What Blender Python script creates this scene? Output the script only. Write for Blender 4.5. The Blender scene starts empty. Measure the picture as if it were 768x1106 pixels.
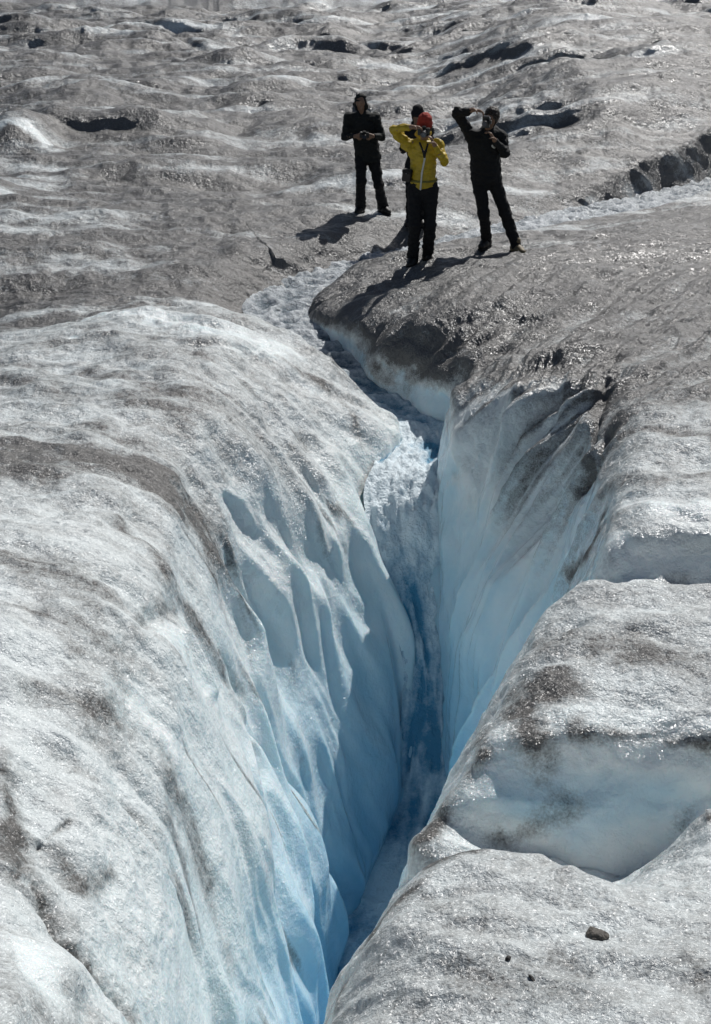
import bpy, math, random, sys
import numpy as np
R = math.radians
QUALITY = 1.0
# ------------------------------------------------------------------ camera model (photo pixels 768 x 1106)
HC, PITCH, FPX = 4.7, R(25.2), 1536.0
CP, SP = math.cos(PITCH), math.sin(PITCH)
def ray(u, v):
    a = (u-384.0)/FPX; b = (553.0-v)/FPX
    return a, CP+b*SP, -SP+b*CP
def on_plane_y(u, v, Y):
    a, dy, dz = ray(u, v); t = Y/dy
    return a*t, HC+dz*t
def on_z(u, v, z):
    a, dy, dz = ray(u, v); t = (z-HC)/dz
    return a*t, dy*t
# ------------------------------------------------------------------ noise
_rng = np.random.RandomState(7)
_perm = _rng.permutation(512); _perm = np.concatenate([_perm, _perm, _perm])
_g = _rng.normal(size=(512, 3)); _g /= np.linalg.norm(_g, axis=1)[:, None]
def perlin(x, y, z):
    x = np.asarray(x, np.float64); y = np.asarray(y, np.float64)+0*x; z = np.asarray(z, np.float64)+0*x
    xi = np.floor(x).astype(np.int64); yi = np.floor(y).astype(np.int64); zi = np.floor(z).astype(np.int64)
    xf, yf, zf = x-xi, y-yi, z-zi
    f = lambda t: t*t*t*(t*(t*6-15)+10)
    u, v, w = f(xf), f(yf), f(zf)
    xi &= 511; yi &= 511; zi &= 511
    def gr(i, j, k):
        h = _perm[_perm[_perm[(xi+i) & 511]+((yi+j) & 511)]+((zi+k) & 511)] & 511
        g = _g[h]
        return g[..., 0]*(xf-i)+g[..., 1]*(yf-j)+g[..., 2]*(zf-k)
    def lx(j, k):
        a = gr(0, j, k); return a+u*(gr(1, j, k)-a)
    def ly(k):
        a = lx(0, k); return a+v*(lx(1, k)-a)
    a = ly(0)
    return (a+w*(ly(1)-a))*1.5
def fbm(x, y, z, octs=4, gain=.5, lac=2.03):
    s = 0; a = 1.0
    for o in range(octs):
        s = s+a*perlin(x, y, z); x = x*lac+13.1; y = y*lac+7.7; z = z*lac+3.3; a *= gain
    return s
def ridged(x, y, z, octs=3, gain=.5, lac=2.07):
    s = 0; a = 1.0
    for o in range(octs):
        s = s+a*(1-2*np.abs(perlin(x, y, z))); x = x*lac+13.1; y = y*lac+7.7; z = z*lac+3.3; a *= gain
    return s
def sst(e0, e1, x):
    t = np.clip((x-e0)/(e1-e0), 0, 1); return t*t*(3-2*t)
# ------------------------------------------------------------------ sections of the ice, one per distance Y: left edge -> toe, toe -> right edge
SEC = {
3.4: ([(0,1120),(60,1180),(110,1300),(150,1500),(180,1950)], [(250,1950),(300,1350),(345,1165),(400,1120),(500,1098),(640,1092),(768,1095)]),
4.0: ([(0,1035),(70,1075),(130,1150),(180,1300),(215,1500),(240,1847)], [(290,1847),(330,1300),(368,1090),(410,1010),(450,972),(520,962),(600,970),(700,975),(768,970)]),
4.4: ([(0,975),(80,1020),(150,1110),(200,1270),(235,1500),(255,1740)], [(300,1740),(350,1280),(390,1080),(440,970),(485,940),(540,945),(620,960),(700,962),(768,958)]),
4.8: ([(0,905),(90,965),(170,1070),(220,1210),(255,1400),(290,1680)], [(320,1680),(360,1280),(400,1090),(450,1010),(500,1000),(620,1000),(690,965),(768,925)]),
5.2: ([(0,838),(100,895),(175,995),(225,1110),(262,1250),(300,1610)], [(335,1610),(370,1260),(405,1070),(440,1000),(490,990),(600,990),(680,965),(730,915),(768,880)]),
5.45:([(0,808),(100,862),(175,955),(225,1065),(262,1190),(300,1560)], [(345,1560),(380,1260),(410,1060),(432,975),(465,930),(500,925),(560,940),(640,958),(690,950),(730,925),(768,905)]),
5.62:([(0,790),(100,842),(177,930),(228,1040),(266,1160),(305,1520)], [(350,1520),(385,1260),(412,1055),(436,965),(470,900),(510,865),(560,865),(620,870),(700,870),(768,860)]),
5.8: ([(0,770),(100,815),(178,902),(230,1008),(270,1125),(310,1480)], [(352,1480),(390,1250),(415,1050),(440,950),(475,880),(515,830),(560,800),(620,792),(700,790),(768,780)]),
6.1: ([(0,735),(100,775),(180,858),(235,960),(276,1075),(300,1190),(322,1420)], [(355,1420),(395,1220),(418,1060),(445,950),(480,870),(515,810),(560,765),(620,748),(700,745),(768,742)]),
6.6: ([(0,690),(105,718),(186,800),(240,895),(281,1000),(310,1110),(332,1350)], [(360,1350),(400,1180),(420,1060),(455,930),(490,850),(525,775),(570,715),(630,690),(700,685),(768,688)]),
7.1: ([(0,645),(110,662),(190,732),(246,822),(286,922),(316,1025),(331,1130),(338,1290)], [(365,1290),(400,1150),(420,1060),(470,900),(515,800),(555,725),(590,672),(630,645),(700,640),(768,650)]),
7.5: ([(0,615),(105,630),(180,690),(233,775),(278,875),(310,970),(330,1070),(340,1240)], [(370,1240),(400,1140),(425,1060),(480,910),(530,820),(570,740),(610,690),(660,665),(720,660),(768,668)]),
8.0: ([(0,580),(100,592),(170,640),(220,720),(270,820),(305,910),(328,1000),(340,1090),(346,1180)], [(375,1180),(400,1120),(425,1060),(480,920),(540,830),(600,740),(640,680),(700,655),(768,655)]),
8.4: ([(0,560),(100,570),(175,615),(225,695),(275,800),(310,895),(333,980),(345,1060),(352,1130)], [(390,1130),(415,1070),(480,920),(545,820),(600,735),(640,660),(680,630),(768,640)]),
8.7: ([(0,547),(100,557),(178,600),(228,675),(278,785),(313,882),(337,970),(352,1050),(360,1095)], [(424,1095),(440,1050),(488,915),(545,810),(600,720),(635,640),(660,590),(700,570),(768,575)]),
9.3: ([(0,520),(100,528),(180,570),(232,640),(284,745),(320,850),(346,940),(368,1040)], [(452,1040),(470,980),(498,890),(554,780),(600,690),(635,610),(665,550),(700,532),(768,530)]),
10.0:([(0,485),(100,490),(180,530),(235,595),(288,690),(326,790),(358,890),(388,985)], [(484,985),(504,880),(546,770),(595,680),(625,600),(650,530),(690,495),(768,490)]),
11.0:([(0,450),(150,440),(220,460),(280,515),(330,595),(372,690),(402,780),(418,845),(424,893)], [(486,893),(488,830),(488,770),(508,690),(552,610),(600,540),(640,470),(680,450),(768,440)]),
11.3:([(0,441),(140,431),(215,446),(280,495),(332,565),(380,650),(418,735),(434,785),(440,817)], [(486,817),(489,750),(510,660),(545,585),(590,515),(636,458),(680,440),(768,429)]),
11.6:([(0,432),(130,422),(210,433),(280,475),(335,535),(385,610),(420,662),(440,700),(448,731)], [(474,731),(484,680),(503,615),(535,550),(580,490),(632,445),(680,430),(768,418)]),
12.0:([(0,420),(120,410),(200,415),(280,445),(340,500),(380,552),(402,590),(412,620)], [(475,620),(482,570),(500,530),(530,490),(575,450),(630,418),(680,408),(768,400)]),
12.4:([(0,405),(140,395),(225,405),(300,440),(355,488),(388,525),(402,553)], [(474,553),(479,510),(490,475),(514,450),(556,425),(615,405),(680,395),(768,387)]),
12.8:([(0,392),(150,380),(250,395),(320,435),(370,480),(402,508),(414,522)], [(472,520),(475,490),(481,460),(495,434),(540,407),(600,392),(680,380),(768,372)]),
13.2:([(0,382),(150,367),(250,377),(330,415),(385,452),(418,480),(425,495),(426,503)], [(484,503),(490,470),(512,432),(550,402),(620,380),(768,362)]),
13.6:([(0,375),(150,355),(250,362),(330,395),(390,440),(425,468),(436,482)], [(482,482),(490,443),(520,407),(580,386),(650,372),(768,352)]),
14.2:([(0,367),(150,343),(250,350),(320,368),(370,405),(402,450)], [(437,450),(445,418),(456,400),(482,386),(540,368),(620,352),(768,335)]),
14.7:([(0,362),(150,345),(250,352),(320,378),(362,418)], [(397,418),(402,395),(410,375),(430,360),(480,345),(560,335),(768,315)]),
15.3:([(0,357),(150,345),(240,352),(300,372),(333,388)], [(364,388),(370,365),(385,350),(420,335),(480,322),(560,312),(768,296)]),
15.8:([(0,345),(150,335),(230,340),(280,352),(308,365)], [(340,365),(343,350),(355,338),(400,325),(480,310),(560,300),(768,284)]),
16.3:([(0,335),(150,325),(230,325),(270,335),(288,346)], [(327,346),(332,338),(350,325),(400,312),(480,300),(560,290),(768,272)]),
}
def plateau(x, y):
    z = 0*x+0*y
    z = z + .9*sst(1.2, 4.6, x)*sst(0, 1.3, y-(18.9+.56*x))*sst(60, 30, y)
    z = z - .25*sst(-1.5, -4, x)*sst(18.0, 16.3, y)
    z = z + .38*sst(1.5, 5.5, x)*sst(19.5, 15.5, y)
    z = z + .010*np.maximum(y-26, 0)
    return z
# the brook: centre line (x, y, bed z)
BROOK = np.array([(-.96,15.9,-.50),(-.95,16.45,-.46),(-.68,17.1,-.42),(-.28,17.6,-.38),(.82,18.5,-.34),(2.0,19.3,-.28),(2.8,19.9,-.25),(4.1,20.8,-.22),(5.7,22.1,-.2),(7.6,24.2,-.1),(11,27,.0),(20,31,.1),(45,40,.3)])
def polydist(px, py, P):
    best = np.full(px.shape, 1e9); zz = np.zeros(px.shape); side = np.zeros(px.shape)
    for a, b in zip(P[:-1], P[1:]):
        d = b[:2]-a[:2]; L2 = (d*d).sum()
        t = np.clip(((px-a[0])*d[0]+(py-a[1])*d[1])/L2, 0, 1)
        qx, qy = px-(a[0]+t*d[0]), py-(a[1]+t*d[1])
        dist = np.hypot(qx, qy); m = dist < best
        best = np.where(m, dist, best)
        zz = np.where(m, a[2]+t*(b[2]-a[2]), zz)
        side = np.where(m, np.sign(d[0]*qy-d[1]*qx), side)
    return best, zz, side
def pchip(xs, Ysr, xq):            # xs (n,), Ysr (n, m) -> (q, m)
    xs = np.asarray(xs); h = np.diff(xs)[:, None]; dl = np.diff(Ysr, axis=0)/h
    n = len(xs); d = np.zeros_like(Ysr)
    w1 = 2*h[1:]+h[:-1]; w2 = h[1:]+2*h[:-1]
    with np.errstate(divide='ignore', invalid='ignore'):
        m = (w1+w2)/(w1/dl[:-1]+w2/dl[1:])
    d[1:-1] = np.where(dl[:-1]*dl[1:] > 0, np.nan_to_num(m), 0)
    d[0] = dl[0]; d[-1] = dl[-1]
    k = np.clip(np.searchsorted(xs, xq)-1, 0, n-2); t = ((xq-xs[k])/(xs[k+1]-xs[k]))[:, None]; hh = h[k]
    return ((1+2*t)*(1-t)**2)*Ysr[k]+t*(1-t)**2*hh*d[k]+t*t*(3-2*t)*Ysr[k+1]+t*t*(t-1)*hh*d[k+1]
def resample(pts, n):
    p = np.array(pts, float); s = np.concatenate([[0], np.cumsum(np.hypot(*np.diff(p, axis=0).T))])
    s /= s[-1]; q = np.linspace(0, 1, n)
    r = np.stack([np.interp(q, s, p[:, 0]), np.interp(q, s, p[:, 1])], 1)
    k = max(2, n//22); w = np.hanning(2*k+1); w /= w.sum()
    for c in range(2):
        e = np.concatenate([2*r[0, c]-r[k:0:-1, c], r[:, c], 2*r[-1, c]-r[-2:-k-2:-1, c]])
        r[:, c] = np.convolve(e, w, 'valid')
    return r
Q = QUALITY
NL, NF, NR, NE = int(430*Q), int(46*Q), int(400*Q), int(100*Q)
# rows: even in the picture for a ground at z=0.4, then far
vv = np.linspace(1330, 8, int(1150*Q)); rowsY = np.array([on_z(384, v, .35)[1] for v in vv]); rowsY = rowsY[rowsY < 15.5]
mid_ = [rowsY[-1]]
while mid_[-1] < 44: mid_.append(mid_[-1]+(.018+.034*sst(17, 26, mid_[-1]))/Q)
rowsY = np.concatenate([rowsY[:-1], mid_])
near = np.linspace(.6, rowsY[0], int(40*Q)+4)[:-1]
far = rowsY[-1]*np.exp(np.linspace(0, math.log(700/rowsY[-1]), int(90*Q)+4))[1:]
YS = np.concatenate([near, rowsY, far])
def build_base():
    ys = sorted(SEC); SX = []; SZ = []
    def pack(Y, L, Rr):
        l = resample(L, NL); r = resample(Rr, NR)
        a, b = l[-1], r[0]; f = a+(b-a)*np.linspace(0, 1, NF+2)[1:-1, None]
        p = np.concatenate([l, f, r]); x, z = on_plane_y(p[:, 0], p[:, 1], Y)
        return x, z
    st = []
    x0, z0 = pack(3.4, *SEC[3.4])
    st.append((.6, x0*.55, z0+1.3)); st.append((2.2, x0*.85, z0+.35))
    for Y in ys:
        x, z = pack(Y, *SEC[Y]); st.append((Y, x, z))
    for Y in (17.2, 18.2, 20, 25, 32, 50, 110, 720):
        D = Y*CP+HC*SP
        k = sst(16.3, 20, np.array(Y))
        uL = np.linspace(0, 250+60*(1-k), NL); uR = np.linspace(300+50*(1-k)+0*k, 768, NR)
        f = uL[-1]+(uR[0]-uL[-1])*np.linspace(0, 1, NF+2)[1:-1]
        x = (np.concatenate([uL, f, uR])-384)/FPX*D
        st.append((Y, x, plateau(x, Y)))
    S = np.array([s[0] for s in st]); X = pchip(S, np.array([s[1] for s in st]), YS); Z = pchip(S, np.array([s[2] for s in st]), YS)
    # outward extensions
    e = np.linspace(0, 1, NE+1)[1:]; g = .06*e+.94*e**3
    wid = np.maximum(9, YS*1.3)[:, None]
    wob = .25
    XL = X[:, :1]-g[None, ::-1]*wid; XR = X[:, -1:]+g[None, :]*wid
    s0 = (X[:, :1]-X[:, 8:9]); 
    ZL = np.repeat(Z[:, :1], NE, 1); ZR = np.repeat(Z[:, -1:], NE, 1)
    yu = np.arange(.6, 60, .02); kz = np.hanning(141); kz /= kz.sum()
    zb = np.interp(YS, yu, np.convolve(np.pad(np.interp(yu, YS, Z[:, -1]), 70, mode='edge'), kz, 'valid'))
    dxr = XR-X[:, -1:]; ZR = ZR+(zb[:, None]-ZR)*sst(.1, 1.8, dxr+.5*perlin(XR*.9, np.repeat(YS[:, None], NE, 1)*.9, 0*XR))*(YS < 40)[:, None]
    ZL = ZL+.06*np.minimum(-(XL-X[:, :1]), 6)*sst(30, 12, YS)[:, None]
    ZR = ZR+.05*np.minimum((XR-X[:, -1:]), 6)*sst(30, 12, YS)[:, None]
    X = np.concatenate([XL, X, XR], 1); Z = np.concatenate([ZL, Z, ZR], 1)
    Yg = np.repeat(YS[:, None], X.shape[1], 1)
    return X, Yg, Z
def carve_brook(X, Y, Z):
    d, bz, side = polydist(X, Y, BROOK)
    # side>0 : far bank (left of the flow line drawn from the tip outwards)
    jitter = (.10*perlin(X*1.1, Y*1.1, 0*X+4)+.06*perlin(X*3.1, Y*3.1, 0*X+8))*sst(4.2, 2.8, X)
    w0 = .24+jitter*.5+.10*sst(2, 5, X)
    wfar = np.where(side > 0, .75+.35*perlin(X*.8, 0*X, 0*X+2)*sst(4, 2.5, X)-.36*sst(2.8, 3.7, X), .38)
    k = 1-sst(0, 1, (d-w0)/wfar)
    act = sst(15.7, 16.6, Y)
    return Z+(np.minimum(bz, Z-.02)-Z)*k*act
SSS, SUN, SKY, EXPO = 0.45, 4.9, .050, -0.3
STROKES = [
  ('dirt',0.34,0.445,[(-2.61,9.67,0.65),(-2.14,9.71,0.61),(-1.76,9.79,0.49),(-1.39,9.83,0.29),(-1.14,9.87,-0.12)]),
  ('dirt',0.55,0.306,[(-2.56,9.49,0.68),(-2.31,9.32,0.69)]),
  ('dirt',0.55,0.305,[(-1.92,9.77,0.56),(-1.63,9.85,0.44),(-1.37,9.61,0.31)]),
  ('dirt',0.62,0.241,[(-1.27,9.87,0.08),(-1.16,9.89,-0.1),(-1.07,9.68,-0.17)]),
  ('dirt',0.4,0.153,[(-1.87,11.08,0.53),(-1.64,11.03,0.5),(-1.46,10.93,0.45)]),
  ('dirt',0.35,0.097,[(-3.14,11.91,0.4),(-2.57,11.54,0.5),(-2.14,11.83,0.47),(-1.52,11.41,0.47)]),
  ('dirt',0.52,0.243,[(-2.08,7.42,0.92),(-1.8,7.38,0.86),(-1.53,7.15,0.8),(-1.37,6.7,0.77)]),
  ('dirt',0.4,0.165,[(-1.63,6.8,0.9),(-1.4,6.4,0.78),(-1.3,5.97,0.67)]),
  ('dirt',0.55,0.089,[(-1.6,8.74,0.53),(-1.23,8.23,0.37),(-1.01,8.42,-0.24),(-0.79,8.47,-0.79),(-0.69,8.42,-1.07)]),
  ('dirt',0.4,0.057,[(-1.25,7.18,0.63),(-1.21,7.6,0.46),(-1.18,8.09,0.21)]),
  ('dirt',0.8,0.046,[(-0.93,8.64,-0.45),(-0.83,8.87,-0.92),(-0.71,8.44,-1.03),(-0.65,8.2,-1.22)]),
  ('dirt',0.6,0.029,[(-1.03,10.11,-0.53),(-0.89,9.61,-0.54),(-0.83,9.55,-0.88),(-0.8,9.4,-1.05)]),
  ('dirt',0.45,0.039,[(-0.64,10.45,-0.97),(-0.54,10.35,-1.62),(-0.47,9.88,-2.06),(-0.41,9.83,-2.48)]),
  ('dirt',0.8,0.079,[(-1.56,5.19,0.99),(-1.48,4.98,0.91),(-1.37,4.62,0.95)]),
  ('dirt',0.7,0.016,[(-1.35,4.53,0.96),(-1.34,4.9,0.82),(-1.26,5.1,0.8)]),
  ('dirt',0.55,0.067,[(-1.28,4.56,0.86),(-1.14,4.4,0.76),(-1.02,4.36,0.58),(-0.88,4.38,0.35)]),
  ('dirt',0.5,0.056,[(-1.28,4.89,0.79),(-1.17,4.76,0.69),(-1.09,5.08,0.53)]),
  ('dirt',0.6,0.049,[(-0.32,11.35,-0.71),(-0.29,11.32,-0.92),(-0.26,11.33,-1.07)]),
  ('dirt',0.5,0.046,[(-0.77,13.35,0.12),(-0.31,13.35,-0.17),(0.0,13.11,-0.43),(0.06,12.88,-0.66)]),
  ('dirt',0.4,0.043,[(-1.46,12.6,0.4),(-0.96,12.28,0.17),(-0.48,12.31,-0.42),(-0.33,11.81,-0.57)]),
  ('dirt',0.5,0.143,[(-3.79,14.6,0.01),(-3.53,15.24,-0.16),(-3.23,15.28,-0.12)]),
  ('dirt',0.55,0.223,[(-3.65,16.88,-0.11),(-2.57,16.41,-0.11),(-1.7,16.49,-0.2),(-1.18,16.87,-0.39)]),
  ('dirt',0.45,0.162,[(-2.32,18.11,0.03),(-1.65,17.32,0.0),(-1.38,16.94,-0.25)]),
  ('dirt',0.8,0.201,[(0.18,15.01,-0.08),(0.18,14.67,-0.34),(0.28,14.52,-0.49)]),
  ('dirt',0.8,0.216,[(0.39,14.48,-0.29),(0.76,14.41,-0.01),(1.17,14.4,0.15)]),
  ('dirt',0.55,0.114,[(0.56,14.28,-0.47),(1.1,13.82,-0.04),(1.64,13.5,0.17)]),
  ('dirt',0.45,0.202,[(1.34,14.53,0.26),(2.17,14.85,0.37),(3.04,15.4,0.42),(3.98,15.6,0.47)]),
  ('dirt',0.5,0.081,[(1.37,12.71,0.2),(1.86,12.62,0.49),(2.56,14.16,0.27)]),
  ('dirt',0.85,0.072,[(2.47,12.75,0.49),(2.2,11.8,0.43),(2.02,11.16,0.31),(1.87,10.61,0.14)]),
  ('dirt',0.5,0.059,[(1.42,11.94,0.2),(1.64,12.43,0.29),(1.85,12.47,0.42)]),
  ('dirt',0.85,0.09,[(2.11,10.75,0.45),(1.93,10.45,0.26),(1.82,10.54,-0.08)]),
  ('dirt',0.5,0.057,[(2.1,10.46,0.45),(2.42,10.26,0.56),(2.7,9.99,0.63)]),
  ('dirt',0.9,0.097,[(1.83,9.54,0.15),(1.7,9.34,-0.01),(1.65,9.74,-0.44)]),
  ('dirt',0.35,0.095,[(1.88,9.83,0.24),(2.1,9.32,0.55),(2.58,9.42,0.58)]),
  ('dirt',1.0,0.137,[(1.01,6.1,0.87),(0.82,6.01,0.79),(0.86,5.76,0.8)]),
  ('dirt',0.75,0.054,[(1.06,5.76,0.81),(1.34,5.79,0.77),(1.72,5.71,0.78)]),
  ('dirt',0.8,0.068,[(1.08,7.89,-0.62),(0.62,5.74,0.7),(0.49,5.7,0.53),(0.34,5.47,0.43)]),
  ('dirt',0.75,0.075,[(0.3,4.23,1.27),(0.44,4.26,1.3),(0.69,5.49,0.4)]),
  ('dirt',0.42,0.071,[(0.73,5.49,0.39),(0.92,5.54,0.45),(1.02,5.58,0.51)]),
  ('dirt',0.4,0.194,[(1.07,6.55,0.86),(1.44,6.41,0.89),(1.85,6.34,0.88)]),
  ('dirt',0.6,0.046,[(0.2,4.04,1.3),(0.06,3.95,1.17),(-0.06,3.73,1.09)]),
  ('dirt',0.3,0.121,[(0.22,7.24,-2.18),(0.41,3.54,1.41),(0.64,3.46,1.42)]),
  ('dirt',0.5,0.051,[(1.37,5.21,0.48),(1.57,5.55,0.41),(1.57,5.09,0.82)]),
  ('dirt',0.5,0.165,[(2.8,20.75,-0.01),(3.53,21.13,0.09),(4.44,21.86,0.24)]),
  ('dirt',0.5,0.151,[(-0.05,23.49,0.11),(1.21,24.29,0.18),(2.65,23.03,0.47)]),
  ('dirt',0.5,0.234,[(-4.14,22.63,0.16),(-2.06,24.0,0.08),(-0.04,21.59,0.26)]),
  ('dirt',0.35,0.216,[(-4.97,19.94,0.22),(-3.73,21.96,0.07),(-2.05,20.5,0.1)]),
  ('clean_shade',0.8,0.183,[(-1.09,7.5,0.31),(-0.89,7.51,-0.16),(-0.65,8.03,-1.18),(-0.49,8.08,-1.85)]),
  ('clean_shade',0.7,0.181,[(-1.17,6.49,0.5),(-0.88,6.46,-0.03),(-0.67,6.66,-0.77),(-0.54,6.84,-1.72)]),
  ('clean_shade',0.7,0.233,[(-1.03,10.59,-0.17),(-0.72,10.65,-0.72),(-0.42,10.66,-1.44)]),
  ('clean_shade',0.5,0.134,[(-1.07,3.87,1.03),(-1.2,4.03,1.05)]),
  ('clean_shade',0.6,0.241,[(-2.72,14.26,0.24),(-1.48,13.36,0.41),(-0.77,13.42,0.13)]),
  ('clean_shade',0.5,0.196,[(1.85,9.63,0.18),(2.08,8.86,0.58),(2.45,8.86,0.58)]),
  ('clean_shade',1.45,0.379,[(0.79,5.61,0.6),(1.04,5.58,0.5),(1.41,5.63,0.54)]),  # recess face: its bluish shade is put into the ice colour
  ('clean_shade',0.5,0.216,[(-5.96,24.2,0.17),(-5.5,24.24,0.13),(-5.11,23.86,0.14)]),
  ('clean_shade',0.8,0.149,[(1.76,8.51,0.27),(2.03,8.5,0.34),(2.4,8.48,0.3)]),
  ('dirt',0.7,0.08,[(0.62,5.83,0.71),(1.07,7.78,-0.48),(1.07,5.78,0.82)]),
  ('crease',0.05,0.073,[(-1.22,7.06,0.65),(-1.21,7.56,0.44),(-1.18,8.08,0.19)]),
  ('crease',0.1,0.079,[(-0.94,8.61,-0.41),(-0.82,8.77,-0.89),(-0.71,8.39,-1.05),(-0.61,8.21,-1.38)]),
  ('crease',0.035,0.016,[(-1.36,4.52,0.97),(-1.34,4.9,0.82),(-1.25,5.12,0.79)]),
  ('crease',0.09,0.06,[(-1.27,4.54,0.86),(-1.14,4.39,0.76),(-1.0,4.33,0.59),(-0.88,4.38,0.33)]),
  ('crease',0.05,0.05,[(-1.45,12.35,0.42),(-1.34,12.1,0.4),(-1.25,12.02,0.35)]),
  ('crease',0.07,0.064,[(2.47,12.75,0.49),(2.2,11.8,0.43),(2.02,11.16,0.31),(1.87,10.61,0.14)]),
  ('crease',0.06,0.052,[(1.47,11.97,0.24),(1.85,12.47,0.42),(2.53,13.9,0.31)]),
  ('crease',0.05,0.046,[(1.23,12.94,0.1),(1.83,13.6,0.21),(2.49,14.41,0.31)]),
  ('crease',0.05,0.048,[(0.56,14.3,-0.37),(1.22,13.99,0.01),(2.1,14.33,0.29)]),
  ('crease',0.1,0.09,[(2.08,10.73,0.4),(1.9,10.47,0.2),(1.81,10.54,-0.11)]),
  ('ridge',0.07,0.081,[(-1.12,7.75,0.28),(-0.98,7.67,0.01),(-0.88,7.56,-0.2)]),
  ('ridge',0.05,0.076,[(-0.47,11.88,-0.41),(-0.33,11.72,-0.71),(-0.2,11.45,-1.05),(-0.09,11.4,-1.48)]),
  ('ridge',0.04,0.069,[(-1.16,10.53,0.0),(-0.95,10.66,-0.24),(-0.79,10.68,-0.59)]),
  ('scarp',0.35,0.126,[(-7.62,40.79,0.47),(-6.82,40.58,0.44),(-6.07,41.05,0.44)]),
  ('scarp',0.35,0.129,[(-5.23,41.67,0.44),(-4.69,41.88,0.41),(-4.13,41.88,0.36)]),
  ('scarp',0.45,0.116,[(-3.57,35.9,0.43),(-3.17,37.1,0.34),(-2.78,38.87,0.21)]),
  ('scarp',0.4,0.11,[(-0.85,35.33,0.33),(-0.51,35.22,0.43),(-0.12,35.17,0.45)]),
  ('scarp',0.25,0.095,[(0.61,31.27,0.27),(1.4,30.39,0.31),(2.18,29.4,0.46)]),
  ('scarp',0.22,0.095,[(2.08,32.94,0.37),(2.89,29.71,0.87),(3.76,28.62,1.01)]),
  ('scarp',0.25,0.08,[(2.13,27.74,0.36),(3.11,24.47,0.88),(4.25,23.88,0.97)]),
  ('scarp',0.4,0.076,[(4.47,24.01,1.03),(4.67,24.11,1.06),(4.9,24.21,1.08)]),
  ('scarp',0.4,0.108,[(0.04,34.81,0.28),(0.5,35.22,0.33),(1.02,34.29,0.4)]),
  ('scarp',0.3,0.092,[(3.97,29.55,1.21),(4.37,29.76,1.25),(4.75,29.76,1.17)]),
  ('scarp',0.3,0.088,[(5.34,27.94,1.17),(5.75,27.06,1.37),(7.04,29.97,1.08)]),
  ('scarp',0.3,0.104,[(-4.99,34.13,0.24),(-4.24,33.56,0.22),(-3.44,32.31,0.35)]),
  ('scarp',0.25,0.099,[(-7.14,31.32,0.25),(-6.51,31.43,0.24),(-5.95,32.26,0.18)]),
  ('scarp',0.28,0.08,[(1.49,27.11,0.12),(2.29,24.43,0.56),(3.12,23.66,0.66)]),
  ('scarp',0.25,0.073,[(2.67,23.57,0.47),(3.45,22.64,0.54),(4.26,22.48,0.52)]),
  ('scarp',0.25,0.092,[(-2.44,29.24,0.28),(-1.74,29.3,0.29),(-0.97,28.52,0.29)]),
  ('scarp',0.2,0.088,[(-5.63,27.42,0.27),(-5.02,27.94,0.22),(-4.37,28.31,0.23)]),
  ('scarp',0.3,0.122,[(-2.01,39.64,0.45),(-1.28,39.43,0.58),(-0.56,39.12,0.6)]),
  ('scarp',0.3,0.107,[(3.04,35.81,0.88),(3.53,35.24,0.88),(3.83,33.0,1.06)]),
  ('scarp',0.3,0.074,[(4.68,23.21,0.68),(5.17,23.13,0.63),(5.65,22.99,0.52)]),
  ('scarp',0.25,0.075,[(-5.88,23.82,0.06),(-5.55,23.72,0.06),(-5.03,22.71,0.17)]),
  ('scarp',0.3,0.071,[(-5.42,22.46,0.08),(-5.21,22.23,0.05),(-4.9,21.38,0.12)]),
  ('scarp',0.15,0.05,[(-4.01,15.51,-0.19),(-3.67,15.32,-0.15),(-2.99,13.64,0.32)]),
  ('scarp',0.18,0.078,[(-1.5,24.99,0.04),(-0.82,24.44,0.06),(-0.21,23.63,0.15)]),
  ('scarp',0.16,0.071,[(1.41,22.46,0.32),(2.2,21.79,0.36),(3.07,21.91,0.29)]),
  ('scarp',0.35,0.07,[(3.77,21.58,0.27),(4.11,21.7,0.25),(4.48,21.84,0.13)]),
]
def grid_normals(X, Y, Z):
    P = np.stack([X, Y, Z], -1)
    du = np.gradient(P, axis=1); dv = np.gradient(P, axis=0)
    n = np.cross(du, dv); n /= np.linalg.norm(n, axis=-1)[..., None]+1e-12
    return n
def blur(a, k, ax):
    w = np.hanning(2*k+3)[1:-1]; w /= w.sum()
    return np.apply_along_axis(lambda v: np.convolve(np.pad(v, k, mode='edge'), w, 'valid'), ax, a)
X, Y, Z = build_base()
Z = carve_brook(X, Y, Z)
N = grid_normals(X, Y, Z)
nrow, ncol = X.shape
i0, i1, i2, i3 = NE, NE+NL, NE+NL+NF, NE+NL+NF+NR
col = np.zeros(ncol); col[:i0] = 0; col[i0:i1] = np.linspace(0, 1, NL); col[i1:i2] = 1; col[i2:i3] = np.linspace(1, 0, NR); col[i3:] = 0
T = np.repeat(col[None], nrow, 0)
leftm = np.zeros(ncol); leftm[:i1] = 1; LEFT = np.repeat(leftm[None], nrow, 0)
steep = sst(.18, .75, 1-N[..., 2])
canyon = sst(17.2, 15.6, Y)*sst(2.5, 4.5, Y)
dist = np.sqrt(X*X+Y*Y)
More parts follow.
